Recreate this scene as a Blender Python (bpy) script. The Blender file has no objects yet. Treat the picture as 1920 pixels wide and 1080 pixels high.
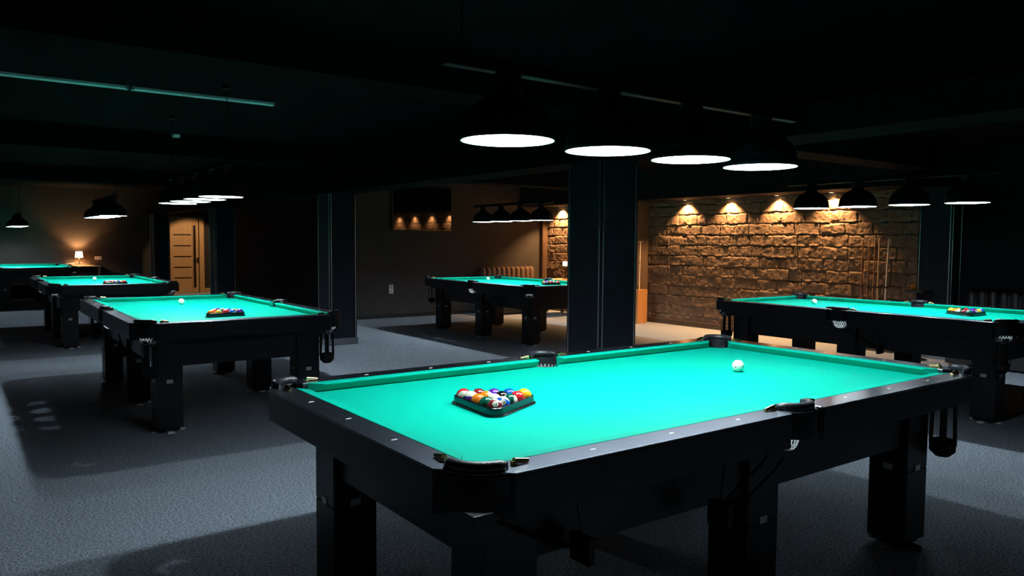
import bpy, bmesh, math, random
import numpy as np
from mathutils import Vector, Matrix

scn = bpy.context.scene
C = scn.collection
PI = math.pi
rnd = random.Random(7)

# ------------------------------------------------------------------ camera
cd = bpy.data.cameras.new('camera')
co = bpy.data.objects.new('camera', cd)
C.objects.link(co)
cd.sensor_fit = 'HORIZONTAL'
cd.sensor_width = 36.0
cd.lens = 1433.2254 * 36.0 / 1920.0
cd.clip_start = 0.05
cd.clip_end = 100
R = Matrix(((0.8078477728890916, 0.028975721926512224, -0.5886785059580247),
            (-0.5893446933365966, 0.05225805092397101, -0.8061897596407565),
            (0.00740326104684934, 0.9982131554194551, 0.05929323800744155)))
co.matrix_world = Matrix.Translation((-2.3698, -2.2751, 1.3795)) @ R.to_4x4()
CAMPOS = Vector((-2.3698, -2.2751, 1.3795))
scn.camera = co

# ------------------------------------------------------------------ world, exposure
w = bpy.data.worlds.new('room_air')
scn.world = w
w.use_nodes = True
w.node_tree.nodes['Background'].inputs[0].default_value = (0.25, 0.32, 0.45, 1)
w.node_tree.nodes['Background'].inputs[1].default_value = 0.0
scn.view_settings.view_transform = 'Standard'
scn.view_settings.look = 'None'
scn.view_settings.gamma = 1.0
scn.view_settings.exposure = 0.0
scn.view_settings.use_curve_mapping = False

LAMP = 37.0        # watts of each bulb over the tables
SPOT = 240.0       # watts of each warm downlight over the brick wall

# ------------------------------------------------------------------ materials
def mat(name, col=(0.5, 0.5, 0.5), rough=0.5, metal=0.0, emit=None, strength=0.0, spec=0.5, coat=0.0):
    m = bpy.data.materials.new(name)
    m.use_nodes = True
    b = m.node_tree.nodes['Principled BSDF']
    b.inputs['Base Color'].default_value = (*col, 1)
    b.inputs['Roughness'].default_value = rough
    b.inputs['Metallic'].default_value = metal
    b.inputs['Specular IOR Level'].default_value = spec
    b.inputs['Coat Weight'].default_value = coat
    if emit:
        b.inputs['Emission Color'].default_value = (*emit, 1)
        b.inputs['Emission Strength'].default_value = strength
    return m

def noisy(name, c1, c2, scale, rough=0.6, bump=0.0, detail=4, spec=0.5, bscale=None, stretch=None, lo=0.35, hi=0.65, dist=0.002):
    m = mat(name, c1, rough, spec=spec)
    nt = m.node_tree
    b = nt.nodes['Principled BSDF']
    tc = nt.nodes.new('ShaderNodeTexCoord')
    mp = nt.nodes.new('ShaderNodeMapping')
    if stretch:
        mp.inputs['Scale'].default_value = stretch
    nz = nt.nodes.new('ShaderNodeTexNoise')
    nz.inputs['Scale'].default_value = scale
    nz.inputs['Detail'].default_value = detail
    rp = nt.nodes.new('ShaderNodeValToRGB')
    rp.color_ramp.elements[0].position = lo
    rp.color_ramp.elements[1].position = hi
    rp.color_ramp.elements[0].color = (*c1, 1)
    rp.color_ramp.elements[1].color = (*c2, 1)
    nt.links.new(tc.outputs['Object'], mp.inputs['Vector'])
    nt.links.new(mp.outputs['Vector'], nz.inputs['Vector'])
    nt.links.new(nz.outputs['Fac'], rp.inputs['Fac'])
    nt.links.new(rp.outputs['Color'], b.inputs['Base Color'])
    if bump:
        n2 = nt.nodes.new('ShaderNodeTexNoise')
        n2.inputs['Scale'].default_value = bscale or scale
        n2.inputs['Detail'].default_value = 3
        bp = nt.nodes.new('ShaderNodeBump')
        bp.inputs['Strength'].default_value = bump
        bp.inputs['Distance'].default_value = dist
        nt.links.new(mp.outputs['Vector'], n2.inputs['Vector'])
        nt.links.new(n2.outputs['Fac'], bp.inputs['Height'])
        nt.links.new(bp.outputs['Normal'], b.inputs['Normal'])
    return m

M = {}
M['cloth'] = noisy('green_cloth', (0.0020, 0.375, 0.258), (0.0026, 0.400, 0.275), 900, 0.62, 0.08, spec=0.05, dist=0.0006)
M['cloth'].node_tree.nodes['Principled BSDF'].inputs['Specular Tint'].default_value = (0.1, 1.0, 0.85, 1)
M['black'] = noisy('black_laminate', (0.0055, 0.0070, 0.0105), (0.0075, 0.0092, 0.0135), 60, 0.38, 0.0, spec=0.25, stretch=(1, 1, 1))
M['railtop'] = noisy('black_rail_laminate', (0.088, 0.104, 0.130), (0.108, 0.126, 0.156), 30, 0.39, 0.02, spec=1.0, stretch=(1, 8, 1), dist=0.0006)
for _k, _v in (('Coat Weight', .5), ('Coat Roughness', .14), ('Metallic', 1.0)): M['railtop'].node_tree.nodes['Principled BSDF'].inputs[_k].default_value = _v
M['leather'] = noisy('black_leather', (0.010, 0.011, 0.015), (0.018, 0.020, 0.026), 240, 0.38, 0.5, spec=0.5, dist=0.0015)
M['skirt'] = mat('black_pocket_casting', (0.004, 0.0045, 0.006), 0.55, spec=0.3)
M['brass'] = mat('brass', (0.80, 0.62, 0.28), 0.22, 1.0)
M['steel'] = mat('brushed_steel', (0.62, 0.64, 0.66), 0.35, 1.0)
M['net'] = mat('white_cord', (0.85, 0.87, 0.88), 0.8)
_nt = M['net'].node_tree
_tr = _nt.nodes.new('ShaderNodeBsdfTranslucent')
_tr.inputs['Color'].default_value = (0.85, 0.87, 0.88, 1)
_mx = _nt.nodes.new('ShaderNodeMixShader')
_mx.inputs[0].default_value = 0.5
_nt.links.new(_nt.nodes['Principled BSDF'].outputs[0], _mx.inputs[1])
_nt.links.new(_tr.outputs[0], _mx.inputs[2])
_nt.links.new(_mx.outputs[0], _nt.nodes['Material Output'].inputs['Surface'])
M['rod'] = mat('black_metal_rod', (0.02, 0.02, 0.022), 0.25, 0.6)
M['pearl'] = mat('mother_of_pearl', (0.80, 0.82, 0.80), 0.25)
M['badge'] = mat('silver_badge', (0.60, 0.60, 0.55), 0.4, 0.3)
M['shade'] = mat('black_enamel', (0.010, 0.012, 0.016), 0.42, spec=0.5)
M['bulb'] = mat('lit_white_diffuser', (0.9, 0.9, 0.9), 0.6, emit=(0.83, 0.94, 1.0), strength=30)
M['bulb'].cycles.emission_sampling = 'NONE'
M['shade_in'] = mat('white_reflector', (0.60, 0.62, 0.63), 0.5)
M['track'] = mat('black_track', (0.004, 0.0044, 0.005), 0.45, spec=0.3)
M['rack'] = mat('black_rack_plastic', (0.006, 0.008, 0.009), 0.22, spec=0.5)
M['ceiling'] = noisy('dark_ceiling_paint', (0.0026, 0.0026, 0.0030), (0.0042, 0.0042, 0.0048), 3, 0.9, 0.2, stretch=(1, 6, 1), spec=0.04)
M['wall_dark'] = noisy('dark_blue_wall_paint', (0.0075, 0.0085, 0.0120), (0.010, 0.011, 0.015), 4, 0.8, 0.1, bscale=60, spec=0.1)
M['wall_back'] = noisy('dark_plaster', (0.030, 0.027, 0.0255), (0.038, 0.034, 0.032), 5, 0.9, 0.3, bscale=90)
M['wall_far'] = noisy('dark_brown_plaster', (0.018, 0.014, 0.0125), (0.023, 0.018, 0.016), 6, 0.9, 0.3, bscale=90)
M['pillar'] = noisy('navy_pillar_paint', (0.009, 0.014, 0.022), (0.012, 0.018, 0.027), 8, 0.6, 0.05, bscale=40, spec=0.15)
M['strip'] = mat('metal_corner_strip', (0.80, 0.80, 0.74), 0.36, 1.0)
M['skirting'] = noisy('grey_skirting_carpet', (0.11, 0.13, 0.15), (0.17, 0.19, 0.21), 160, 0.95)
M['carpet'] = noisy('speckled_grey_carpet', (0.125, 0.155, 0.190), (0.42, 0.485, 0.56), 85, 1.0, 0.9, detail=5, spec=0.1, bscale=130, lo=0.36, hi=0.66, dist=0.006)
M['brick'] = noisy('painted_block_wall', (0.142, 0.099, 0.070), (0.176, 0.124, 0.089), 14, 0.85, 0.7, bscale=110, dist=0.004)
M['darkwood'] = noisy('dark_brown_wood', (0.060, 0.036, 0.024), (0.085, 0.052, 0.034), 12, 0.5, 0, stretch=(1, 1, 0.1))
M['brown_panel'] = noisy('brown_panel', (0.11, 0.075, 0.052), (0.14, 0.095, 0.065), 20, 0.6, 0, stretch=(1, 1, 0.1))
M['oak'] = noisy('orange_oak', (0.45, 0.22, 0.085), (0.56, 0.29, 0.12), 9, 0.5, 0.1, stretch=(1, 1, 0.08), detail=8)
M['door'] = noisy('light_wood_door', (0.42, 0.255, 0.12), (0.47, 0.29, 0.14), 10, 0.5, 0, stretch=(1, 1, 0.06), detail=8)
M['doorline'] = mat('dark_door_inlay', (0.012, 0.007, 0.006), 0.3)
M['blackmetal'] = mat('black_metal', (0.012, 0.012, 0.013), 0.4)
M['screen'] = mat('black_glass', (0.004, 0.004, 0.005), 0.04, spec=0.9)
M['white'] = mat('white_plastic', (0.88, 0.89, 0.90), 0.4)
M['grey'] = mat('grey_plastic', (0.35, 0.38, 0.38), 0.4)
M['brownleather'] = noisy('brown_leather', (0.10, 0.066, 0.050), (0.125, 0.080, 0.060), 40, 0.42, 0.15, bscale=200)
M['blackleather'] = noisy('black_sofa_leather', (0.010, 0.010, 0.014), (0.014, 0.014, 0.019), 40, 0.5, 0.15, bscale=200)
M['cue'] = noisy('pale_cue_wood', (0.55, 0.42, 0.27), (0.66, 0.52, 0.35), 20, 0.35, 0, stretch=(1, 1, 0.05))
M['cuedark'] = mat('brown_cue_wood', (0.26, 0.14, 0.075), 0.35)
M['cuewhite'] = mat('white_cue_lacquer', (0.75, 0.72, 0.72), 0.3)
M['cream'] = mat('lit_lamp_fabric', (0.85, 0.75, 0.6), 0.8, emit=(1.0, 0.70, 0.40), strength=2.6)
M['warm_lens'] = mat('warm_spot_lens', (0.9, 0.8, 0.6), 0.5, emit=(1.0, 0.70, 0.36), strength=14)
M['wicker'] = noisy('beige_wicker', (0.30, 0.19, 0.10), (0.55, 0.40, 0.25), 120, 0.8)
M['orange'] = mat('orange_resin', (0.75, 0.25, 0.03), 0.2)

IVORY = (0.80, 0.76, 0.62)
def ball_mat(name, col, stripe, dot=True, spots=False):
    m = mat(name, col, 0.09, spec=0.5, coat=0.4)
    nt = m.node_tree
    b = nt.nodes['Principled BSDF']
    b.inputs['Coat Roughness'].default_value = 0.03
    tc = nt.nodes.new('ShaderNodeTexCoord')
    sp = nt.nodes.new('ShaderNodeSeparateXYZ')
    nt.links.new(tc.outputs['Object'], sp.inputs[0])
    def mth(op, a, b_=None):
        n = nt.nodes.new('ShaderNodeMath')
        n.operation = op
        for i, v in enumerate((a, b_)):
            if v is None: continue
            if isinstance(v, (int, float)): n.inputs[i].default_value = v
            else: nt.links.new(v, n.inputs[i])
        return n.outputs[0]
    x, y, z = sp.outputs
    cur = None
    def mixc(fac, base, top):
        n = nt.nodes.new('ShaderNodeMix')
        n.data_type = 'RGBA'
        nt.links.new(fac, n.inputs[0])
        for sock, v in ((n.inputs[6], base), (n.inputs[7], top)):
            if isinstance(v, tuple): sock.default_value = (*v, 1)
            else: nt.links.new(v, sock)
        return n.outputs[2]
    cur = col
    if stripe:
        cur = mixc(mth('GREATER_THAN', mth('ABSOLUTE', z), 0.0150), col, IVORY)
    if dot:
        rr = mth('SQRT', mth('ADD', mth('MULTIPLY', y, y), mth('MULTIPLY', z, z)))
        f = mth('MULTIPLY', mth('LESS_THAN', rr, 0.0108), mth('GREATER_THAN', x, 0))
        cur = mixc(f, cur, IVORY)
    if spots:
        for ax in ((x, y, z), (y, z, x), (z, x, y)):
            rr = mth('SQRT', mth('ADD', mth('MULTIPLY', ax[1], ax[1]), mth('MULTIPLY', ax[2], ax[2])))
            cur = mixc(mth('LESS_THAN', rr, 0.0034), cur, (0.10, 0.05, 0.02))
    if not isinstance(cur, tuple):
        nt.links.new(cur, b.inputs['Base Color'])
    return m

BALLS = {1: ('yellow', (0.85, 0.46, 0.02)), 2: ('blue', (0.01, 0.10, 0.48)), 3: ('red', (0.55, 0.02, 0.025)),
         4: ('purple', (0.10, 0.02, 0.30)), 5: ('orange', (0.85, 0.20, 0.012)), 6: ('green', (0.005, 0.10, 0.055)),
         7: ('maroon', (0.20, 0.015, 0.022)), 8: ('black', (0.006, 0.006, 0.007))}
BM = {}
for k, (nm, c) in BALLS.items():
    BM[k] = ball_mat(nm + '_ball', c, False)
    if k < 8:
        BM[k + 8] = ball_mat(nm + '_striped_ball', c, True)
BM['cue'] = ball_mat('ivory_cue_ball', (0.86, 0.84, 0.72), False, False, True)

# ------------------------------------------------------------------ mesh helpers
class MB:
    def __init__(self):
        self.v, self.f = [], []
    def add(self, vs, fs):
        o = len(self.v)
        self.v += [tuple(a) for a in vs]
        self.f += [tuple(i + o for i in f) for f in fs]
        return self
    def box(self, x0, x1, y0, y1, z0, z1):
        v = [(x0, y0, z0), (x1, y0, z0), (x1, y1, z0), (x0, y1, z0), (x0, y0, z1), (x1, y0, z1), (x1, y1, z1), (x0, y1, z1)]
        return self.add(v, [(0, 3, 2, 1), (4, 5, 6, 7), (0, 1, 5, 4), (1, 2, 6, 5), (2, 3, 7, 6), (3, 0, 4, 7)])
    def prism(self, pts, z0, z1):
        n = len(pts)
        a = sum(pts[i][0] * pts[(i + 1) % n][1] - pts[(i + 1) % n][0] * pts[i][1] for i in range(n))
        if a < 0: pts = pts[::-1]
        v = [(x, y, z0) for x, y in pts] + [(x, y, z1) for x, y in pts]
        f = [tuple(range(n - 1, -1, -1)), tuple(range(n, 2 * n))]
        f += [(i, (i + 1) % n, n + (i + 1) % n, n + i) for i in range(n)]
        return self.add(v, f)
    def tube(self, path, r, n=8, cap=True):
        path = [Vector(p) for p in path]
        rs = r if isinstance(r, (list, tuple)) else [r] * len(path)
        vs, fs = [], []
        up = None
        for i, p in enumerate(path):
            t = (path[min(i + 1, len(path) - 1)] - path[max(i - 1, 0)]).normalized()
            if up is None:
                up = t.orthogonal().normalized()
            up = (up - t * up.dot(t)).normalized()
            s = t.cross(up)
            for k in range(n):
                a = 2 * PI * k / n
                vs.append(p + (up * math.cos(a) + s * math.sin(a)) * rs[i])
        for i in range(len(path) - 1):
            for k in range(n):
                fs.append((i * n + k, i * n + (k + 1) % n, (i + 1) * n + (k + 1) % n, (i + 1) * n + k))
        if cap:
            fs.append(tuple(range(n - 1, -1, -1)))
            fs.append(tuple(range((len(path) - 1) * n, len(path) * n)))
        return self.add(vs, fs)
    def lathe(self, prof, c=(0, 0, 0), n=32, close=False):
        m = len(prof)
        vs = [(c[0] + r * math.cos(2 * PI * k / n), c[1] + r * math.sin(2 * PI * k / n), c[2] + z) for k in range(n) for r, z in prof]
        fs = []
        for k in range(n):
            k2 = (k + 1) % n
            for i in range(m - 1 if not close else m):
                j = (i + 1) % m
                fs.append((k * m + i, k2 * m + i, k2 * m + j, k * m + j))
        return self.add(vs, fs)
    def build(self, name, material, parent=None, smooth=False, bevel=0.0, seg=2, loc=None):
        me = bpy.data.meshes.new(name)
        me.from_pydata(self.v, [], self.f)
        bm = bmesh.new()
        bm.from_mesh(me)
        bmesh.ops.remove_doubles(bm, verts=bm.verts, dist=1e-6)
        bmesh.ops.recalc_face_normals(bm, faces=bm.faces)
        bm.to_mesh(me)
        bm.free()
        if smooth:
            me.polygons.foreach_set('use_smooth', [True] * len(me.polygons))
            me.set_sharp_from_angle(angle=math.radians(40))
        me.materials.append(material)
        o = bpy.data.objects.new(name, me)
        C.objects.link(o)
        if parent: o.parent = parent
        if loc: o.location = loc
        if bevel:
            b = o.modifiers.new('bevel', 'BEVEL')
            b.width = bevel
            b.segments = seg
            b.limit_method = 'ANGLE'
            b.angle_limit = math.radians(40)
        return o

def tag(o, label=None, cat=None, group=None, kind=None):
    if label: o['label'] = label
    if cat: o['category'] = cat
    if group: o['group'] = group
    if kind: o['kind'] = kind
    return o

def empty(name, loc=(0, 0, 0), rz=0.0):
    o = bpy.data.objects.new(name, None)
    o.empty_display_size = 0.1
    C.objects.link(o)
    o.location = loc
    o.rotation_euler = (0, 0, rz)
    return o

def copy_tree(o, parent=None):
    c = o.copy()
    C.objects.link(c)
    c.parent = parent
    for ch in o.children:
        copy_tree(ch, c)
    return c

def struct(name, mb, m, **k):
    o = mb.build(name, m, **k)
    o['kind'] = 'structure'
    return o

# ------------------------------------------------------------------ room shell
CZ = 2.58
XL, XR, YB, YF = -5.2, 7.57, -5.5, 18.85
struct('floor', MB().box(XL, XR + 0.2, YB, 19.1, -0.1, 0), M['carpet'])
struct('ceiling', MB().box(XL, XR + 0.2, YB, 19.1, CZ, CZ + 0.1), M['ceiling'])
struct('wall_left', MB().box(XL - 0.1, XL, YB, 19.1, 0, CZ), M['wall_dark'])
struct('wall_rear', MB().box(XL, XR + 0.2, YB - 0.1, YB, 0, CZ), M['wall_dark'])
struct('wall_back', MB().box(3.14, XR + 0.2, 10.2, 10.32, 0, CZ), M['wall_back'])
struct('wall_side', MB().box(3.14, 3.26, 10.32, YF, 0, CZ), M['wall_dark'])
struct('wall_far', MB().box(XL, 2.135, YF, 19.1, 0, CZ).box(2.973, 3.26, YF, 19.1, 0, CZ)
       .box(2.135, 2.973, YF, 19.1, 1.97, CZ), M['wall_far'])
struct('wall_right', MB().box(XR, XR + 0.2, YB, 2.43, 0, CZ), M['wall_dark'])

# rough block wall, real relief
def vnoise(a, b, seed, wrap=4096):
    rs = np.random.RandomState(seed)
    T = rs.rand(256, 256)
    ai, bi = np.floor(a).astype(int), np.floor(b).astype(int)
    fa, fb = a - ai, b - bi
    fa = fa * fa * (3 - 2 * fa)
    fb = fb * fb * (3 - 2 * fb)
    g = lambda i, j: T[i % 256, j % 256]
    return (g(ai, bi) * (1 - fa) + g(ai + 1, bi) * fa) * (1 - fb) + (g(ai, bi + 1) * (1 - fa) + g(ai + 1, bi + 1) * fa) * fb

def sst(e0, e1, x):
    t = np.clip((x - e0) / (e1 - e0), 0, 1)
    return t * t * (3 - 2 * t)

def brick_wall():
    y0, y1, z0, z1 = 2.43, 10.2, 0.0, 2.16
    ny, nz = 700, 206
    Y, Z = np.meshgrid(np.linspace(y0, y1, ny), np.linspace(z0, z1, nz), indexing='ij')
    wy = Y + 0.018 * (vnoise(Y * 14, Z * 14, 1) - .5) + 0.008 * (vnoise(Y * 50, Z * 50, 2) - .5)
    wz = Z + 0.020 * (vnoise(Y * 9, Z * 9, 3) - .5) + 0.013 * (vnoise(Y * 45, Z * 45, 4) - .5)
    CH = 0.169
    ci = np.floor(wz / CH).astype(int)
    dz = wz - ci * CH
    dz_low, dz_up = dz, CH - dz
    dy = np.full(Y.shape, 9.0)
    bid = np.zeros(Y.shape, int)
    rs = np.random.RandomState(11)
    for c in range(int(ci.min()), int(ci.max()) + 1):
        pos = [y0 - 0.6 + rs.rand() * 0.4]
        while pos[-1] < y1 + 0.6:
            L = 0.395 if rs.rand() < .68 else rs.choice([0.2, 0.28, 0.34])
            pos.append(pos[-1] + L + 0.02 * (rs.rand() - .5))
        pos = np.array(pos)
        msk = ci == c
        yy = wy[msk]
        k = np.searchsorted(pos, yy) - 1
        dy[msk] = np.minimum(yy - pos[k], pos[np.clip(k + 1, 0, len(pos) - 1)] - yy)
        bid[msk] = (c * 53 + k) % 997
    tab = rs.rand(1000, 3)
    base = (tab[bid, 0] - .5) * 0.012 + (tab[bid, 1] - .5) * 0.06 * (dz - CH / 2)
    dmin = np.minimum(dz_low, dz_up)
    depthz = 0.008 + 0.017 * sst(.35, .75, vnoise(Y * 3.5, Z * 6, 8))
    jz = sst(0.014, 0.002, dmin) * depthz
    jy = sst(0.009, 0.001, dy) * 0.017
    # squeezed-out mortar lips hanging along the bed joints
    lip = sst(.58, .74, vnoise(Y * 16, ci * 7.3, 5)) * sst(.032, .010, dz_low) * sst(-.002, .006, dz_low) * 0.012
    rough = 0.005 * (vnoise(Y * 60, Z * 60, 6) - .5) + 0.006 * (vnoise(Y * 20, Z * 20, 7) - .5)
    chip = sst(.72, .86, vnoise(Y * 7, Z * 10, 9)) * 0.014
    h = base + rough + lip - jz - jy - chip * sst(.05, .0, dmin)
    X = XR - 0.004 - h
    V = np.stack([X, Y, Z], -1).reshape(-1, 3)
    idx = np.arange(ny * nz).reshape(ny, nz)
    F = np.stack([idx[:-1, :-1], idx[:-1, 1:], idx[1:, 1:], idx[1:, :-1]], -1).reshape(-1, 4)
    nb = len(V)
    back = np.array([(XR + .2, y0, z0), (XR + .2, y1, z0), (XR + .2, y1, z1), (XR + .2, y0, z1)])
    me = bpy.data.meshes.new('wall_right_brick')
    me.from_pydata(np.concatenate([V, back]).tolist(), [], F.tolist() + [(nb, nb + 1, nb + 2, nb + 3)])
    me.polygons.foreach_set('use_smooth', [True] * len(me.polygons))
    me.materials.append(M['brick'])
    o = bpy.data.objects.new('wall_right_brick', me)
    C.objects.link(o)
    o['kind'] = 'structure'
brick_wall()

# lowered soffit along the block wall
struct('soffit', MB().box(6.92, XR + 0.2, 2.43, 10.2, 2.105, CZ), M['wall_dark'])
struct('baseboard_right', MB().box(7.515, 7.57, 2.44, 10.2, 0, 0.085), M['darkwood'])
struct('baseboard_back', MB().box(3.14, 7.45, 10.175, 10.2, 0, 0.07), M['blackmetal'])
struct('baseboard_far', MB().box(2.978, 3.135, YF - 0.025, YF, 0, 0.12), M['door'])
struct('trim_corner', MB().box(7.44, 7.57, 10.10, 10.2, 0.07, 2.105), M['darkwood'])
# beams: one along the pillar row, others across the room over each pillar
bmY = MB().box(1.62, 2.0, YB, YF, 2.015, CZ).box(1.585, 1.62, YB, YF, 2.145, 2.19)
struct('beam', bmY, M['ceiling'])
for y in (2.04, 7.25, 12.7):
    struct('beam', MB().box(XL, 1.585, y, y + .38, 2.36, CZ).box(2.0, 6.92 if y < 10 and y > 2 else 6.9, y, y + .38, 2.27, CZ)
           if y < 10 else MB().box(XL, 1.585, y, y + .38, 2.36, CZ), M['ceiling'])

def pillar(x0, x1, y0, y1, m=None, left=True):
    p = struct('pillar', MB().box(x0, x1, y0, y1, 0, 2.10 if x0 > 6 else 2.015), m or M['pillar'])
    for (x, y) in ((x0, y0), (x0, y1), (x1, y0)):
        s = MB()
        ix_, iy_ = (1 if x == x0 else -1), (1 if y == y0 else -1)
        for (a, b) in ((x + ix_ * .020, y - iy_ * .002), (x - ix_ * .002, y + iy_ * .020)):
            s.tube([(a, b, .09), (a, b, 2.0)], 0.0045, 8)
        s.build('corner_strip', M['strip'], p, smooth=True)
    g = .012
    MB().box(x0 - g, x1 + g, y0 - g, y1 + g, 0, .088).build('pillar_base', M['skirting'], p, bevel=.002)
    return p
pillar(1.62, 2.0, 2.04, 2.435)
pillar(1.62, 2.0, 7.25, 7.66)
pillar(1.62, 2.0, 12.7, 13.09)
pillar(1.55, 1.915, 17.85, 18.23)
pillar(7.30, 7.56, 2.035, 2.43)
struct('pillar', MB().box(7.30, 7.62, 7.25, 7.64, 0, 2.105), M['brown_panel'])

# door in the far wall
def door():
    r = struct('door_1', MB().box(2.141, 2.835, YF + .005, YF + .045, 0.005, 1.955), M['door'], bevel=.003)
    f = MB().box(2.855, 2.973, YF - .02, YF + .1, 0, 1.965).box(2.136, 2.973, YF - .02, YF + .1, 1.955, 1.98)
    f.build('door_frame', M['door'], r, bevel=.004)
    for z in (1.52, 1.235, .955, .675, .40):
        MB().box(2.222, 2.655, YF - .001, YF + .012, z - .013, z + .013).build('inlay_strip', M['doorline'], r)
    MB().box(2.708, 2.768, YF - .001, YF + .012, .14, 1.77).build('glass_strip', M['doorline'], r)
    MB().box(2.680, 2.685, YF + .001, YF + .012, .06, 1.90).build('inlay_line', M['doorline'], r)
    MB().box(2.835, 2.855, YF + .02, YF + .05, 0, 1.955).build('door_gap', M['doorline'], r)
    h = MB().box(2.787, 2.832, YF - .012, YF + .006, .87, .92)
    h.tube([(2.812, YF - .01, .90), (2.812, YF - .055, .90), (2.792, YF - .06, .90), (2.687, YF - .06, .90)], .010, 8)
    h.box(2.787, 2.832, YF - .012, YF + .006, .79, .835)
    h.build('door_handle', M['blackmetal'], r)
door()

# ------------------------------------------------------------------ pool table (local: long axis x, centre at origin)
BZ, RZ = 0.770, 0.8086
LX, LY = 1.27, 0.635
OX, OY = 1.408, 0.773
CW = 0.041

def cushion(a0, a1, fix, axis, sgn, j0, j1):
    """a0,a1: back end positions along the axis; j0,j1: how far the nose is pulled in at each end"""
    sec = [(0.0, BZ + .0365), (0.006, BZ + .0375), (CW, RZ + .0005), (CW, BZ - .002), (.030, BZ - .002), (0.0, BZ + .031)]
    vs = []
    n = 5
    for e in (0, 1):
        for u, z in sec:
            pull = (j0 if e == 0 else j1) * (1 - u / CW) ** 1.3
            s = a0 + pull if e == 0 else a1 - pull
            q = sgn * (fix + u)
            vs.append((s, q, z) if axis == 'x' else (q, s, z))
    m = len(sec)
    fs = [tuple(range(m)), tuple(range(2 * m - 1, m - 1, -1))]
    fs += [(i, (i + 1) % m, m + (i + 1) % m, m + i) for i in range(m)]
    return MB().add(vs, fs)

def arc(cx, cy, r, a0, a1, n):
    return [(cx + r * math.cos(math.radians(a0 + (a1 - a0) * i / n)), cy + r * math.sin(math.radians(a0 + (a1 - a0) * i / n))) for i in range(n + 1)]

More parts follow.
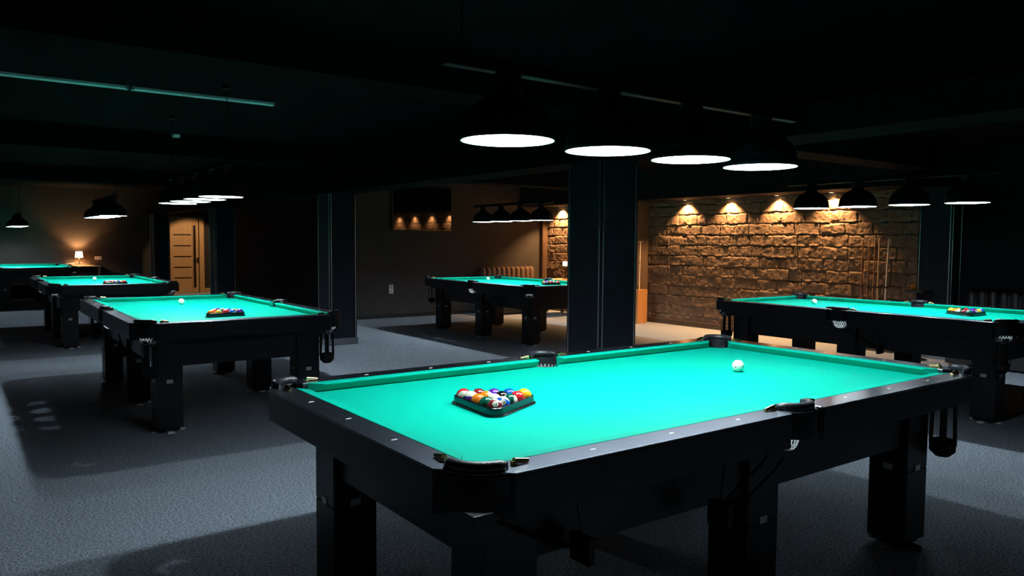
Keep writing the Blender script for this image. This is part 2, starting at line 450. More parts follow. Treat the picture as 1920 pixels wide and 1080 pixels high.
def make_table():
    t = empty('pool_table')
    # bed cloth with the pocket cut-outs
    ex, ey, pr = LX + .038, LY + .038, .068
    pts = []
    def corner(sx, sy):
        a = {(1, 1): (270, 180), (-1, 1): (0, -90), (-1, -1): (90, 0), (1, -1): (180, 90)}[(sx, sy)]
        return arc(sx * (ex - .002), sy * (ey - .002), pr + .012, a[0], a[1], 8)
    pts += [p for p in corner(1, 1)][::-1]
    pts = arc(ex, ey, .082, 270, 180, 8)
    pts += arc(0, ey + .012, .066, 360, 180, 10)
    pts += arc(-ex, ey, .082, 360, 270, 8)
    pts += arc(-ex, -ey, .082, 90, 0, 8)
    pts += arc(0, -ey - .012, .066, 180, 0, 10)
    pts += arc(ex, -ey, .082, 180, 90, 8)
    MB().prism(pts, BZ - .03, BZ).build('bed_cloth', M['cloth'], t)
    # cushions
    for sg in (1, -1):
        cushion(.064, LX - .036, LY, 'x', sg, .012, .052).build('cushion', M['cloth'], t, bevel=.003)
        cushion(-LX + .036, -.064, LY, 'x', sg, .052, .012).build('cushion', M['cloth'], t, bevel=.003)
        cushion(-LY + .036, LY - .036, LX, 'y', sg, .052, .052).build('cushion', M['cloth'], t, bevel=.003)
    # rails with sights
    iy, ix = LY + CW + .001, LX + CW + .001
    def rail(pts, sights):
        r = MB().prism(pts, .690, RZ - .007).build('rail', M['black'], t, bevel=.002)
        gx, gy = sum(p[0] for p in pts) / len(pts), sum(p[1] for p in pts) / len(pts)
        cap = [(x + (.0025 if abs(y) > OY - .05 or abs(x) > OX - .05 else 0) * (1 if x > gx else -1) * (abs(x) > OX - .03), y + .0025 * (1 if y > gy else -1) * (abs(y) > OY - .03)) for x, y in pts]
        MB().prism(cap, RZ - .007, RZ).build('rail_cap', M['railtop'], r, bevel=.0022)
        for (x, y, a) in sights:
            w_, d_ = .0095, .0055
            k = .003
            q = [(-w_ - k, -d_), (w_ - k, -d_), (w_ + k, d_), (-w_ + k, d_)]
            ca, sa = math.cos(a), math.sin(a)
            MB().prism([(x + u * ca - v * sa, y + u * sa + v * ca) for u, v in q], RZ - .001, RZ + .0006).build('sight', M['pearl'], r)
    for sx in (1, -1):
        for sy in (1, -1):
            pts = [(sx * .088, sy * iy), (sx * .088, sy * (OY - .012)), (sx * .098, sy * OY), (sx * (LX - .012), sy * OY),
                   (sx * (LX + .008), sy * (OY - .022)), (sx * (LX + .008), sy * (iy + .03)), (sx * (LX - .018), sy * iy)]
            rail(pts, [(sx * .3175 * k, sy * .721, 0) for k in (1, 2, 3)])
        pts = [(sx * ix, -LY + .018), (sx * (ix + .03), -LY - .008), (sx * (OX - .022), -LY - .008), (sx * OX, -LY + .012),
               (sx * OX, LY - .012), (sx * (OX - .022), LY + .008), (sx * (ix + .03), LY + .008), (sx * ix, LY - .018)]
        rail(pts, [(sx * 1.357, .3175 * k, 0) for k in (-1, 0, 1)])
    # under-frame, moulding and apron
    fr = MB().box(-1.335, 1.335, -.70, .70, .664, .689)
    fr.box(-1.30, 1.30, -.665, .665, .652, .664)
    fr.build('frame', M['black'], t, bevel=.003)
    ap = MB()
    for s in (1, -1):
        ap.box(-1.20, 1.20, s * .562 - .015, s * .562 + .015, .475, .655)
        ap.box(s * 1.19 - .015, s * 1.19 + .015, -.547, .547, .475, .655)
    ap.build('apron', M['black'], t, bevel=.002)
    # legs
    for lx in (-1.141, 0, 1.141):
        for ly in (-.513, .513):
            s = .089
            g = MB().box(lx - s, lx + s, ly - s, ly + s, .033, .360).box(lx - s, lx + s, ly - s, ly + s, .3635, .655)
            g.box(lx - .07, lx + .07, ly - .07, ly + .07, .012, .034)
            g.box(lx - s + .002, lx + s - .002, ly - s + .002, ly + s - .002, .358, .366)
            leg = g.build('leg', M['black'], t, bevel=.003)
            for (dx, dy) in ((1, 0), (-1, 0), (0, 1), (0, -1)):
                cx, cy = lx + dx * s, ly + dy * s
                hw = .021
                b = MB().box(cx - (.0025 if dx else hw), cx + (.0025 if dx else hw), cy - (.0025 if dy else hw), cy + (.0025 if dy else hw), .360, .386)
                b.build('badge', M['badge'], leg)
                cx, cy = lx + dx * (s - .012), ly + dy * (s - .012)
                fw_, fd = .024, .036
                b = MB().box(cx - (fd if dx else fw_), cx + (fd if dx else fw_), cy - (fd if dy else fw_), cy + (fd if dy else fw_), 0.0, .011)
                b.build('foot_plate', M['pearl'], leg, bevel=.002)
    # pockets
    def net_bag(cx, cy):
        # knotted cord bag: flat cords crossing in diamonds
        prof = [(.068, .765), (.070, .735), (.070, .705), (.066, .682), (.056, .662), (.040, .648), (.020, .642)]
        n, m = 22, MB()
        def P(j, i):
            r, z = prof[j]
            a = 2 * PI * (i + .5 * (j % 2)) / n
            return Vector((cx + r * math.cos(a), cy + r * math.sin(a), z))
        for j in range(len(prof) - 1):
            for i in range(n):
                for di in ((0, -1) if j % 2 == 0 else (0, 1)):
                    a, b = P(j, i), P(j + 1, i + di)
                    t_ = (b - a).normalized()
                    c_ = (a + b) / 2 - Vector((cx, cy, (a.z + b.z) / 2))
                    wv = t_.cross(c_.normalized()).normalized() * .0024
                    m.add([a - wv, a + wv, b + wv, b - wv], [(0, 1, 2, 3)])
        return m
    def pocket(pc, sc, a0, a1, rc, rs_, ends, dirv, cup=True):
        cx, cy = pc
        col = arc(cx, cy, rc, a0, a1, 14)
        path = [(x, y, .819) for x, y in col]
        rr = [.005, .0135] + [.0165] * (len(path) - 4) + [.0135, .005]
        # padded collar plus the leather drop behind it
        mb = MB().tube(path, rr, 12)
        inner = arc(cx, cy, rc - .004, a0, a1, 14)
        outer = arc(cx, cy, rc + .006, a0, a1, 14)
        mb.prism(inner + outer[::-1], .745, .826)
        pk = mb.build('pocket', M['leather'], t, smooth=True)
        n = 18
        o_ = arc(sc[0], sc[1], rs_, a0, a1, n)
        i_ = arc(sc[0], sc[1], rc - .002, a0, a1, n)
        MB().prism(o_ + i_[::-1], .712, .806).build('pocket_casting', M['skirt'], pk, smooth=True, bevel=.004)
        MB().tube([(x, y, .807) for x, y in arc(sc[0], sc[1], rs_ - .006, a0 + 22, a1 - 22, n)], .0022, 6).build('metal_edge', M['steel'], pk, smooth=True)
        for (p0, p1) in ends:
            b = MB().tube([(*p0, .820), (*p1, .8145)], [.0085, .0055], 10)
            b.tube([(p0[0], p0[1], .820), (p0[0], p0[1], .806)], .010, 10)
            b.build('bracket', M['brass'], pk, smooth=True)
        net_bag(cx, cy).build('net', M['net'], pk)
        # basket: hoop, straps and the cup at the bottom
        c0 = Vector((cx, cy, 0))
        if cup:
            MB().lathe([(.030, .415), (.058, .442), (.060, .490), (.056, .490), (.054, .446), (.0, .425), (.0, .415)], (cx, cy, 0), 8).build('basket_cup', M['skirt'], pk, bevel=.002)
            st = MB()
            st.tube([(cx + .054 * math.cos(a), cy + .054 * math.sin(a), .652) for a in np.linspace(0, 2 * PI, 17)], .0035, 6, False)
            for k in range(6):
                a = PI / 6 + k * PI / 3
                u, v = math.cos(a), math.sin(a)
                p0, p1 = (cx + .054 * u, cy + .054 * v), (cx + .059 * u, cy + .059 * v)
                wv = (-v * .009, u * .009)
                st.add([(p1[0] - wv[0], p1[1] - wv[1], .47), (p1[0] + wv[0], p1[1] + wv[1], .47), (p0[0] + wv[0], p0[1] + wv[1], .656), (p0[0] - wv[0], p0[1] - wv[1], .656),
                        (p1[0] - wv[0] - u * .003, p1[1] - wv[1] - v * .003, .47), (p1[0] + wv[0] - u * .003, p1[1] + wv[1] - v * .003, .47),
                        (p0[0] + wv[0] - u * .003, p0[1] + wv[1] - v * .003, .656), (p0[0] - wv[0] - u * .003, p0[1] - wv[1] - v * .003, .656)],
                       [(0, 1, 2, 3), (7, 6, 5, 4), (0, 4, 5, 1), (1, 5, 6, 2), (2, 6, 7, 3), (3, 7, 4, 0)])
            st.build('basket_strap', M['skirt'], pk)
        if dirv:
            d = Vector((dirv[0], dirv[1], 0))
            q = Vector((-d.y, d.x, 0))
            br = MB()
            b0 = c0 + Vector((0, 0, .640))
            e0 = b0 + d * .36 + Vector((0, 0, -.150))
            for off in (-.03, .03):
                br.tube([b0 + q * off + d * .06, b0 + q * off + d * .10 + Vector((0, 0, -.03)), e0 + q * off], .0045, 6)
            br.tube([e0 + d * -.02 + Vector((0, 0, .165)), e0 + Vector((0, 0, .02))], .0045, 6)
            br.build('ball_return', M['rod'], pk, smooth=True)
            e = MB().box(-.012, .012, -.042, .042, -.035, .045)
            ang = math.atan2(d.y, d.x)
            e.v = [(e0.x + x * math.cos(ang) - y * math.sin(ang), e0.y + x * math.sin(ang) + y * math.cos(ang), e0.z + z) for x, y, z in e.v]
            e.build('return_stop', M['skirt'], pk, bevel=.002)
    for sx in (1, -1):
        for sy in (1, -1):
            base = {(1, 1): 45, (-1, 1): 135, (-1, -1): 225, (1, -1): 315}[(sx, sy)]
            pc = (sx * (LX + .010), sy * (LY + .010))
            ends = [((sx * 1.352, sy * .585), (sx * 1.352, sy * .540)), ((sx * 1.222, sy * .717), (sx * 1.176, sy * .717))]
            pocket(pc, (sx * (LX - .004), sy * (LY - .004)), base - 62, base + 62, .088, .131, ends, (1, 0) if (sx, sy) == (-1, -1) else None)
    for sy in (1, -1):
        base = 90 * sy
        ends = [((sgn_ * .098, sy * .700), (sgn_ * .145, sy * .700)) for sgn_ in (1, -1)]
        pocket((0, sy * .690), (0, sy * .690), base - 88, base + 88, .074, .100, ends, (-1, 0), False)
    return t

TABLES = [
    ('t1', 0.0, 0.0, 0.0, 'large black pool table nearest the camera, its whole green bed in the foreground', 'on the nearest pool table'),
    ('t2', -.639, 4.75, PI / 2, 'black pool table at left, nearest of the left row, four dark legs in front', 'on the nearest left table'),
    ('t3', -.693, 9.977, PI / 2, 'black pool table in the middle of the left row, touching the wooden door', 'on the middle left table'),
    ('t4', 4.40, 6.996, PI / 2, 'black pool table half hidden behind the central pillar, before the brown sofa', 'on the table behind the pillar'),
    ('t5', 4.688, 1.469, PI / 2, 'black pool table beside the brick wall, cut by the right edge of the photo', 'on the table beside the brick wall'),
    ('t6', -1.055, 17.083, PI / 2, 'farthest black pool table at the left edge, before the small lit table lamp', 'on the farthest table'),
]
proto = make_table()
for i, (k, x, y, rz, lab, _) in enumerate(TABLES):
    o = proto if i == 0 else copy_tree(proto)
    o.location = (x, y, 0)
    o.rotation_euler = (0, 0, rz)
    tag(o, lab, 'pool table', 'pool tables')
# on the nearest table the baskets of the left end are swung in under the frame
for pk in [c for c in proto.children if c.name.startswith('pocket')][2:4]:
    for c in list(pk.children):
        if c.name.startswith('basket'):
            bpy.data.objects.remove(c)
# and its two nets on the camera side are drawn up short
for k, (nx, ny) in ((3, (-LX - .010, -LY - .010)), (5, (0, -.690))):
    pk = [c for c in proto.children if c.name.startswith('pocket')][k]
    nt = [c for c in pk.children if c.name.startswith('net')][0]
    nt.data = nt.data.copy()
    nt.data.transform(Matrix.Translation((nx, ny, .765)) @ Matrix.Diagonal((.62, .62, .92, 1)) @ Matrix.Translation((-nx, -ny, -.765)))

# ------------------------------------------------------------------ balls, racks
def sphere_mesh(r, nu=32, nv=20):
    m = MB()
    vs = [(0, 0, r)] + [(r * math.sin(PI * j / nv) * math.cos(2 * PI * i / nu), r * math.sin(PI * j / nv) * math.sin(2 * PI * i / nu), r * math.cos(PI * j / nv))
                        for j in range(1, nv) for i in range(nu)] + [(0, 0, -r)]
    fs = [(0, 1 + i, 1 + (i + 1) % nu) for i in range(nu)]
    for j in range(nv - 2):
        for i in range(nu):
            fs.append((1 + j * nu + i, 1 + (j + 1) * nu + i, 1 + (j + 1) * nu + (i + 1) % nu, 1 + j * nu + (i + 1) % nu))
    last = 1 + (nv - 1) * nu
    fs += [(1 + (nv - 2) * nu + i, last, 1 + (nv - 2) * nu + (i + 1) % nu) for i in range(nu)]
    return m.add(vs, fs)
BR = 0.0286
ball_proto = sphere_mesh(BR).build('pool_ball', BM[1], smooth=True)
ball_used = [False]
def ball(loc, m, rot, label, cat, group, name='pool_ball'):
    if ball_used[0]:
        o = ball_proto.copy()
        C.objects.link(o)
    else:
        o = ball_proto
        ball_used[0] = True
    o.name = name
    o.location = loc
    o.rotation_mode = 'QUATERNION'
    o.rotation_quaternion = rot
    o.material_slots[0].link = 'OBJECT'
    o.material_slots[0].material = m
    return tag(o, label, cat, group)

M['ink'] = mat('black_ink', (0.01, 0.01, 0.012), 0.3)
def number_on(o, txt):
    fc = bpy.data.curves.new('number', 'FONT')
    fc.body = txt
    fc.size = 0.0150
    fc.offset = 0.00022
    fc.align_x = 'CENTER'
    fc.align_y = 'CENTER'
    tmp = bpy.data.objects.new('number_tmp', fc)
    C.objects.link(tmp)
    dg = bpy.context.evaluated_depsgraph_get()
    me = bpy.data.meshes.new_from_object(tmp.evaluated_get(dg))
    C.objects.unlink(tmp)
    bpy.data.objects.remove(tmp)
    bm = bmesh.new()
    bm.from_mesh(me)
    bmesh.ops.subdivide_edges(bm, edges=bm.edges, cuts=1)
    for v in bm.verts:
        p = Vector((BR, v.co.x, v.co.y * 1.05)).normalized() * (BR + .00025)
        v.co = p
    bm.to_mesh(me)
    bm.free()
    me.materials.clear()
    me.materials.append(M['ink'])
    n = bpy.data.objects.new('number', me)
    C.objects.link(n)
    n.parent = o
    return n

def face_quat(nrm, up):
    x = Vector(nrm).normalized()
    z = Vector(up)
    z = (z - x * z.dot(x)).normalized()
    y = z.cross(x)
    return Matrix((x, y, z)).transposed().to_quaternion()

def make_rack():
    d = .0575 * 2
    cs = [Vector((d * 2 * math.cos(a) / math.sqrt(3), d * 2 * math.sin(a) / math.sqrt(3))) for a in (0, 2 * PI / 3, 4 * PI / 3)]
    def off(r, n=8):
        pts = []
        for i, c in enumerate(cs):
            a = 120 * i
            pts += arc(c.x, c.y, r, a - 60, a + 60, n)
        return pts
    # cross-section of the wall: (offset radius, z)
    sec = [(.0300, .0), (.0300, .027), (.0312, .0305), (.0335, .0320), (.0358, .0305), (.0365, .027), (.0365, .0075), (.0430, .0070), (.0450, .0045), (.0445, .0)]
    rings = [off(r) for r, z in sec]
    n, m = len(rings[0]), len(sec)
    vs = [(rings[j][i][0], rings[j][i][1], sec[j][1]) for i in range(n) for j in range(m)]
    fs = [(i * m + j, ((i + 1) % n) * m + j, ((i + 1) % n) * m + (j + 1) % m, i * m + (j + 1) % m) for i in range(n) for j in range(m)]
    return MB().add(vs, fs).build('ball_rack', M['rack'], smooth=True)
rack_proto = make_rack()

def rack_set(tab, lx, ly, ang, order, first=False):
    k, tx, ty, rz, lab, where = tab
    c, s = math.cos(rz), math.sin(rz)
    wx, wy = tx + lx * c - ly * s, ty + lx * s + ly * c
    A = rz + ang
    r = rack_proto if first else rack_proto.copy()
    if not first: C.objects.link(r)
    r.location = (wx, wy, BZ)
    r.rotation_euler = (0, 0, A)
    tag(r, 'black plastic triangle rack around the balls ' + where, 'ball rack', 'triangle racks')
    d = .0575
    idx = 0
    for row in range(5):
        for j in range(row + 1):
            # apex at +x, row 4 at the base; j runs from the -y side to the +y side
            px = d * 2 * 2 / math.sqrt(3) - row * d * math.sqrt(3) / 2
            py = (j - row / 2) * d
            q = (wx + px * math.cos(A) - py * math.sin(A), wy + px * math.sin(A) + py * math.cos(A), BZ + BR)
            num = order[idx]
            idx += 1
            to_cam = (CAMPOS - Vector(q)).normalized()
            right = Vector((to_cam.y * -1, to_cam.x, 0)).normalized() * -1
            right = Vector((0, 0, 1)).cross(to_cam).normalized()
            up = to_cam.cross(right)
            rr = random.Random(num * 31 + len(where) * 7)
            if first and num == 15:
                rot = face_quat(to_cam + right * .10 + up * .42, up - to_cam * .42 + right * .30)
            elif first and num == 10:
                rot = face_quat(to_cam + right * .08 + up * .26, up + right * .30)
            elif first and num == 12:
                rot = face_quat(-to_cam * .96 + up * .28, up * .96 + to_cam * .28 - right * .08)
            elif first and num == 14:
                rot = face_quat(-up - to_cam * .5, right - up * .1)
            elif first and num == 11:
                rot = face_quat(-to_cam * .3 - up * .93, to_cam * .93 - up * .30)
            elif first and num == 9:
                rot = face_quat(-to_cam * .95 + up * .3, up * .95 + to_cam * .3)
            else:
                rot = face_quat(Vector((rr.uniform(.0, .8), rr.uniform(.2, .8), -rr.uniform(.5, 1))), Vector((rr.uniform(-1, 1), rr.uniform(-1, 1), rr.uniform(-1, 1) + .3)))
            nm = BALLS[num if num <= 8 else num - 8][0]
            kind = 'solid' if num <= 8 else 'striped'
            if first and num in (10, 15):
                lb = 'white and %s striped ball numbered %d in the rack %s' % (nm, num, where)
            elif kind == 'solid':
                lb = 'solid %s ball in the rack %s' % (nm, where)
            else:
                lb = 'white and %s striped ball in the rack %s' % (nm, where)
            b = ball(q, BM[num], rot, lb, 'pool ball', 'racked balls ' + where)
            if first and num in (10, 15):
                number_on(b, str(num))

def cue_ball(tab, lx, ly, rot):
    k, tx, ty, rz, lab, where = tab
    c, s = math.cos(rz), math.sin(rz)
    ball((tx + lx * c - ly * s, ty + lx * s + ly * c, BZ + BR), BM['cue'], rot, 'white cue ball alone on the green cloth ' + where.replace('on the', 'of the', 1), 'cue ball', 'cue balls', 'cue_ball')

ORD1 = [1, 3, 2, 14, 8, 4, 10, 9, 13, 7, 15, 6, 5, 12, 11]
ORD2 = [4, 13, 8, 2, 14, 7, 1, 15, 6, 11, 12, 10, 3, 9, 5]
ORD3 = [2, 9, 8, 6, 1, 4, 5, 7, 13, 14, 3, 10, 12, 15, 11]
ORD4 = [6, 2, 8, 9, 4, 1, 13, 10, 7, 5, 11, 14, 3, 15, 12]
ORD5 = [1, 5, 13, 3, 8, 14, 12, 2, 11, 7, 10, 9, 15, 4, 6]
T = {t[0]: t for t in TABLES}
rack_set(T['t1'], -.767, .027, math.radians(-4), ORD1, True)
rack_set(T['t2'], -.665, -.015, math.radians(3), ORD2)
rack_set(T['t3'], -.640, -.08, math.radians(2), ORD3)
rack_set(T['t4'], -.560, -.26, math.radians(-3), ORD4)
rack_set(T['t5'], -.68, -.16, math.radians(0), ORD5)
tc = (CAMPOS - Vector((.647, .019, .8))).normalized()
cr = Vector((0, 0, 1)).cross(tc).normalized()
cu = tc.cross(cr)
cue_ball(T['t1'], .650, .020, face_quat(tc * .9 - cr * .38 - cu * .28, cu))
cue_ball(T['t2'], .66, 0.0, face_quat((-.3, -.9, .2), (0, .3, 1)))
cue_ball(T['t3'], .55, 0.0, face_quat((-.3, .9, .2), (0, .3, 1)))
cue_ball(T['t4'], .83, -.13, face_quat((.8, -.3, .2), (0, .3, 1)))
cue_ball(T['t5'], .73, -.04, face_quat((-.3, -.6, -.5), (0, .3, 1)))

# ------------------------------------------------------------------ pendant lights over the tables
def make_pendant():
    t = empty('pendant_light')
    MB().box(-1.0, 1.0, -.022, .022, .235, .275).build('track_bar', M['track'], t, bevel=.004)
    prof = [(.1700, .000), (.1715, .004), (.1700, .020), (.1675, .024), (.1665, .040), (.162, .062), (.153, .084), (.139, .106), (.120, .126), (.097, .143), (.075, .154), (.060, .163), (.052, .174), (.049, .190), (.049, .236)]
    inn = [(r - .0035, z - (.002 if z > .03 else 0)) for r, z in prof if z < .18]
    inn[0] = (.1665, .001)
    for i in range(4):
        x = (i - 1.5) * .490
        sh = MB().lathe(prof, (x, 0, 0), 40).build('lamp_shade', M['shade'], t, smooth=True)
        MB().lathe([prof[0]] + inn + [(0, inn[-1][1])], (x, 0, 0), 40).build('reflector', M['shade_in'], sh, smooth=True)
        MB().lathe([(0, .113), (.012, .114), (.020, .120), (.023, .130), (.020, .142), (.014, .152), (.013, .160), (.013, .172), (0, .172)], (x, 0, 0), 20).build('bulb', M['bulb'], sh, smooth=True)
        L = bpy.data.lights.get('table_bulb')
        if not L:
            L = bpy.data.lights.new('table_bulb', 'POINT')
            L.energy = LAMP
            L.color = (.83, .94, 1.0)
            L.shadow_soft_size = .026
        lo = bpy.data.objects.new('bulb_light', L)
        C.objects.link(lo)
        lo.parent = sh
        lo.location = (x, 0, .085)
    return t
PEND = [(-.016, -.024, 1.743, 0, 'row of four black dome lamps hanging over the nearest pool table'),
        (-.62, 4.83, 1.728, PI / 2, 'row of four dome lamps seen end on, just above the wooden door'),
        (-.62, 9.977, 1.700, PI / 2, 'row of black dome lamps bunched together left of the wooden door'),
        (4.398, 7.034, 1.699, PI / 2, 'row of four small dome lamps left of the central pillar, above the brown sofa'),
        (4.619, 1.464, 1.745, PI / 2, 'row of four dome lamps in front of the brick wall at the right'),
        (-1.27, 17.083, 1.640, PI / 2, 'farthest lit lamp row at the left edge, over the farthest table')]
pp = make_pendant()
for i, (x, y, z, rz, lab) in enumerate(PEND):
    o = pp if i == 0 else copy_tree(pp)
    o.location = (x, y, z)
    o.rotation_euler = (0, 0, rz)
    for hx in (-.93, .93):
        # hung from the ceiling, or from the beam where one passes above
        MB().tube([(hx, 0, .27), (hx, 0, CZ - z)], .003, 6).lathe([(0.0, CZ - z - .012), (.03, CZ - z - .012), (.03, CZ - z), (0.0, CZ - z)], (hx, 0, 0), 16).build('hanger', M['track'], o)
    tag(o, lab, 'pendant lights', 'lamp rows over the pool tables')

# ------------------------------------------------------------------ warm downlights in the soffit
def downlight(x, y, z, label, power, angle, group, blend=.55, tilt=0.0, aim=0.0, col=(1.0, .50, .19)):
    d = MB().lathe([(.036, 0), (.036, -.003), (.046, -.004), (.048, 0.0)], (0, 0, 0), 24, close=True).build('downlight', M['blackmetal'], smooth=True)
    d.location = (x, y, z)
    tag(d, label, 'downlight', group)
    l = MB().lathe([(0, -.0005), (.036, -.0005), (.036, .0), (0, 0)], (0, 0, 0), 20).build('lens', M['warm_lens'], d)
    L = bpy.data.lights.new('downlight_beam', 'SPOT')
    L.energy = power
    L.color = col
    L.spot_size = math.radians(angle)
    L.spot_blend = blend
    L.shadow_soft_size = .03
    lo = bpy.data.objects.new('downlight_beam', L)
    C.objects.link(lo)
    lo.parent = d
    lo.location = (0, 0, -.008)
    lo.rotation_euler = (aim, tilt, 0)
for y, lb in ((3.73, 'warm downlight over the brick wall between the second row lamps at right'), (4.60, 'third warm downlight from the left over the main brick wall'),
              (5.48, 'second warm downlight from the left over the main brick wall'), (6.36, 'leftmost warm downlight over the main brick wall'),
              (8.75, 'warm downlight over the brick wall hidden behind the central pillar'), (9.62, 'warm downlight over the brick strip left of the central pillar')):
    downlight(7.488, y, 2.105, lb, SPOT * (1.5 if y > 8 else 1.0), 112, 'downlights along the brick wall')
downlight(2.62, 17.2, CZ, 'downlight in the ceiling in front of the wooden door', 210, 60, None, aim=math.radians(40), blend=.35, col=(1.0, .62, .32))

# ------------------------------------------------------------------ far left corner: side table, lamp, tray
def table_lamp(name, x, y, z, h_shade, r0, r1, h0, label, power):
    r = empty(name, (x, y, z))
    tag(r, label, 'table lamp', 'table lamps')
    MB().lathe([(0, 0), (.055, 0), (.055, .012), (.012, .02), (.009, .03), (.009, h0 + .05), (0, h0 + .05)], (0, 0, 0), 20).build('lamp_base', M['blackmetal'], r, smooth=True)
    s = MB().lathe([(r0, h0), (r1, h0 + h_shade), (r1 - .003, h0 + h_shade), (r0 - .003, h0)], (0, 0, 0), 28, close=True).build('lamp_shade', M['cream'], r, smooth=True)
    L = bpy.data.lights.new('lamp_bulb', 'POINT')
    L.energy = power
    L.color = (1.0, .50, .20)
    L.shadow_soft_size = .02
    lo = bpy.data.objects.new('lamp_bulb', L)
    C.objects.link(lo)
    lo.parent = r
    lo.location = (0, 0, h0 + h_shade * .55)
table_lamp('table_lamp', .055, 18.66, .757, .145, .088, .072, .185, 'small lit table lamp with cream shade in the far left corner', 100)
st = MB().box(-.40, .50, 18.53, 18.835, .725, .755)
o = st.build('side_table', M['oak'], bevel=.004)
tag(o, 'wooden side table under the small lit lamp in the far left corner', 'table')
lg = MB()
for (x, y) in ((-.37, 18.555), (.47, 18.555), (-.37, 18.81), (.47, 18.81)):
    MB().box(x - .02, x + .02, y - .02, y + .02, 0, .726).build('leg', M['darkwood'], o)
bk = MB().box(-.36, -.05, 18.60, 18.80, 0.756, .80)
o = bk.build('wicker_tray', M['wicker'], bevel=.006)
tag(o, 'beige woven tray left of the small lit lamp', 'tray')
def outlet(name, x, y, z, label, w_=.05, h_=.05, twin=True):
    r = MB().box(x - w_, x + w_, y - .012, y, z - h_, z + h_).build(name, M['white'], bevel=.003)
    tag(r, label, 'wall socket')
    for sg in ((-1, 1) if twin else (0,)):
        if w_ > h_: MB().lathe([(0, 0), (.018, 0), (.018, .002), (0, .002)], (x + sg * w_ * .5, z, 0), 16).build('socket_hole', M['grey'], r)
        else: MB().box(x - w_ * .7, x + w_ * .7, y - .014, y - .010, z + sg * h_ * .5 - h_ * .36, z + sg * h_ * .5 + h_ * .36).build('socket_face', M['grey'], r)
        ch = r.children[-1]
        if w_ > h_:
            ch.data.transform(Matrix(((1, 0, 0, 0), (0, 0, 1, y - .0135), (0, 1, 0, 0), (0, 0, 0, 1))))
outlet('wall_socket', 4.02, 10.2, .52, 'white upright double wall socket on the dark wall left of the table behind the pillar', .042, .080)
outlet('wall_socket', .485, YF, .927, 'small white double wall socket right of the table lamp in the far corner', .075, .040)

# dark glass picture on the back wall that mirrors the brick wall
o = MB().box(4.03, 5.285, 10.165, 10.2, 1.578, 2.40).build('wall_screen', M['blackmetal'], bevel=.003)
tag(o, 'black glossy wall screen reflecting warm spotlights on the dark back wall', 'wall screen')
MB().box(4.045, 5.27, 10.162, 10.166, 1.592, 2.386).build('screen_glass', M['screen'], o)

# ------------------------------------------------------------------ sofas
def sofa(L_, m, name, loc, rz, label, H=.89):
    r = empty(name, loc, rz)
    tag(r, label, 'sofa', 'channel sofas')
    MB().box(-L_ / 2, L_ / 2, -.62, .0, 0.02, .30).build('base', M['blackmetal'], r, bevel=.01)
    MB().box(-L_ / 2, L_ / 2, -.66, -.16, .30, .46).build('seat', m, r, bevel=.04, seg=4)
    n = int(round(L_ / .118))
    b = MB()
    wch = L_ / n
    for i in range(n):
        x0 = -L_ / 2 + i * wch
        vs, fs = [], []
        prof = [(-.12, .40)] + [(-.155, .46), (-.165, .60), (-.160, H - .06), (-.140, H - .015), (-.10, H), (-.02, H), (0, H - .02), (0, .40)]
        ks = 7
        for q in range(ks):
            u = q / (ks - 1)
            bul = 1 - .26 * (abs(2 * u - 1) ** 3)
            for (y, z) in prof:
                vs.append((x0 + u * wch, y * (bul if y < -.01 else 1), z if z < H - .05 else z - .02 * (1 - bul) / .26))
        np_ = len(prof)
        for q in range(ks - 1):
            for j in range(np_ - 1):
                fs.append((q * np_ + j, (q + 1) * np_ + j, (q + 1) * np_ + j + 1, q * np_ + j + 1))
        fs.append(tuple(range(np_)))
        fs.append(tuple((ks - 1) * np_ + j for j in range(np_ - 1, -1, -1)))
        b.add(vs, fs)
    b.build('backrest', m, r, smooth=True)
    return r
sofa(1.30, M['brownleather'], 'sofa', (6.52, 10.16, 0), 0, 'brown leather sofa with a channelled back left of the central pillar', .90)
sofa(2.0, M['blackleather'], 'sofa', (7.56, .90, 0), -PI / 2, 'dark leather sofa in the shadow behind the table at the right edge', .86)

# small cafe table with lamp behind the pillar
r = empty('cafe_table', (7.10, 9.05, 0))
tag(r, 'small wooden table with metal foot left of the central pillar by the brick strip', 'table')
MB().box(-.32, .32, -.32, .32, .655, .685).build('table_top', M['oak'], r, bevel=.006)
MB().lathe([(0, .03), (.03, .03), (.03, .655), (0, .655)], (0, 0, 0), 16).build('pedestal', M['blackmetal'], r, smooth=True)
f = MB()
for a in (PI / 4, -PI / 4):
    ca, sa = math.cos(a), math.sin(a)
    f.tube([(-.30 * ca, -.30 * sa, .012), (0, 0, .035), (.30 * ca, .30 * sa, .012)], .012, 8)
f.build('metal_foot', M['steel'], r)
table_lamp('table_lamp', 7.12, 8.99, .685, .085, .052, .050, .255, 'small lit lamp with tall white shade just left of the central pillar', 1.5)

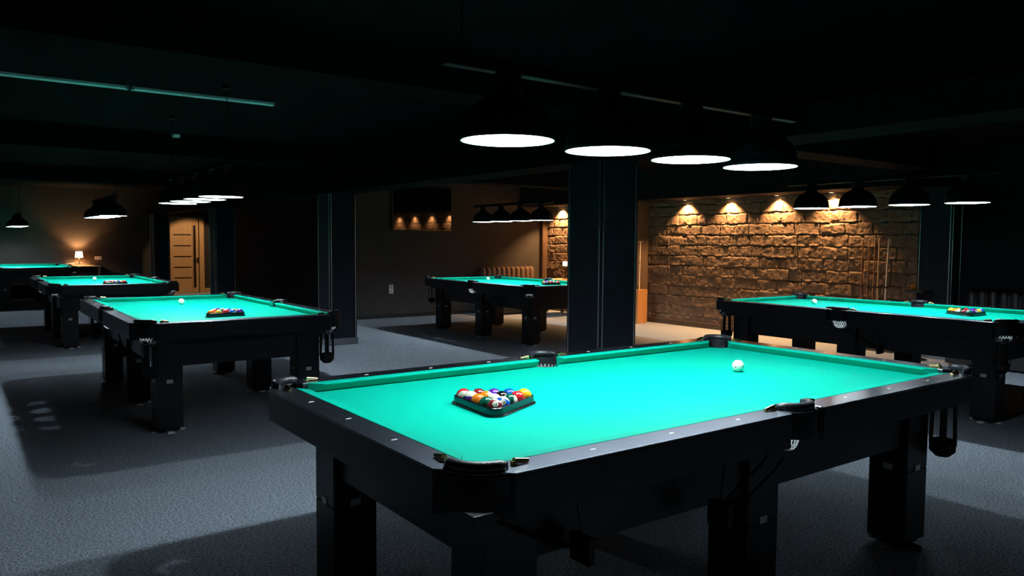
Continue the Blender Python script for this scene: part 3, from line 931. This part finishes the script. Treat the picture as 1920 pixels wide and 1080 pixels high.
# ------------------------------------------------------------------ cues
def cue(name, bot, top, m, label, tip=True, joint=.52):
    bot, top = Vector(bot), Vector(top)
    r = empty(name, bot)
    tag(r, label, 'cue', 'cues by the brick wall')
    d = top - bot
    MB().tube([Vector((0, 0, 0)), d * joint], [.0145, .0115], 10).build('butt', m, r, smooth=True)
    MB().tube([d * joint, d * (joint + .016)], [.0122, .0120], 10).build('joint', M['blackmetal'], r, smooth=True)
    MB().tube([d * (joint + .016), d * .985], [.0112, .0072], 10).build('shaft', m, r, smooth=True)
    MB().tube([d * .985, d], [.0074, .0066], 10).build('tip', M['white'], r, smooth=True)
    return r
o = MB().box(7.30, 7.50, 2.74, 3.34, 0, .10).build('cue_rack', M['darkwood'], bevel=.006)
tag(o, 'low wooden cue rack on the floor under the five cues at right', 'cue rack')
for y, yb, m, lab in ((3.275, 3.19, 'cuedark', 'brown cue leaning on the brick wall, leftmost of the five at the right'), (3.175, 3.13, 'cuedark', 'brown wooden cue leaning on the brick wall, second from the left of five'),
                  (3.10, 3.045, 'cuedark', 'brown cue leaning on the brick wall, third from the left of five'), (3.045, 2.98, 'cue', 'pale wooden cue leaning on the brick wall, fourth from the left of five'),
                  (2.918, 2.885, 'cuewhite', 'whitish cue with a dark joint leaning on the brick wall, rightmost of five')):
    cue('cue', (7.405, yb, .101), (7.530, y, 1.475), M[m], lab)
# wooden stand with a mechanical bridge, in front of the brown pillar face
o = MB().box(7.10, 7.335, 7.03, 7.17, 0, .585).build('cue_stand', M['oak'], bevel=.004)
tag(o, 'tall orange wooden block stand between the central pillar and the brick wall', 'cue stand')
r = cue('cue', (7.188, 7.09, .586), (7.212, 7.10, 1.415), M['cuewhite'], 'pale bridge cue with a crossbar standing on the orange wooden block', joint=.56)
MB().box(-.03, .078, .0, .018, .822, .832).build('bridge_head', M['steel'], r)
o = MB().tube([(7.135, 7.06, .586), (7.135, 7.06, .66)], .012, 10).build('chalk_holder', M['brass'], smooth=True)
tag(o, 'small brass peg on the left edge of the orange wooden block', 'chalk holder')

# orange ball on a dark stand in the right shadow
r = empty('pedestal_table', (7.02, 2.28, 0))
tag(r, 'dark round pedestal table in the shadow behind the right table', 'table')
MB().lathe([(0, .82), (.16, .82), (.16, .845), (0, .845)], (0, 0, 0), 24).build('table_top', M['blackmetal'], r)
MB().lathe([(0, 0), (.13, 0), (.13, .012), (.02, .03), (.02, .82), (0, .82)], (0, 0, 0), 20).build('pedestal', M['blackmetal'], r, smooth=True)
o = sphere_mesh(.034, 24, 16).build('orange_ball', M['orange'], smooth=True, loc=(7.0, 2.32, .879))
tag(o, 'small orange ball on the dark pedestal table at the right end of the brick wall', 'ball')

# ------------------------------------------------------------------ ceiling fittings
def batten(x0, x1, y, label):
    o = MB().prism([(x0, y - .035), (x1, y - .035), (x1, y + .035), (x0, y + .035)], CZ - .028, CZ - .0005).build('ceiling_light', M['white'], bevel=.008, seg=3)
    tag(o, label, 'ceiling light', 'unlit ceiling tubes')
    MB().box(x0 - .004, x0 + .012, y - .037, y + .037, CZ - .03, CZ - .0005).box(x1 - .012, x1 + .004, y - .037, y + .037, CZ - .03, CZ - .0005).build('end_cap', M['grey'], o)
batten(-2.40, -1.235, 4.395, 'unlit white ceiling tube at the left edge, left one of the pair')
batten(-1.205, -.085, 4.395, 'unlit white ceiling tube over the left row, right one of the pair')
for x, y, lab in ((-.285, 7.10, 'round white detector on the ceiling right of the unlit tubes'), (-.417, 14.38, 'small far round detector on the ceiling at the left')):
    o = MB().lathe([(0, -.035), (.035, -.034), (.046, -.022), (.05, 0), (0, 0)], (0, 0, 0), 24).build('smoke_detector', M['white'], smooth=True, loc=(x, y, CZ - .0005))
    tag(o, lab, 'detector', 'ceiling detectors')
    MB().lathe([(0, -.036), (.012, -.036), (.012, -.034), (0, -.034)], (0, 0, 0), 12).build('sensor', M['grey'], o)
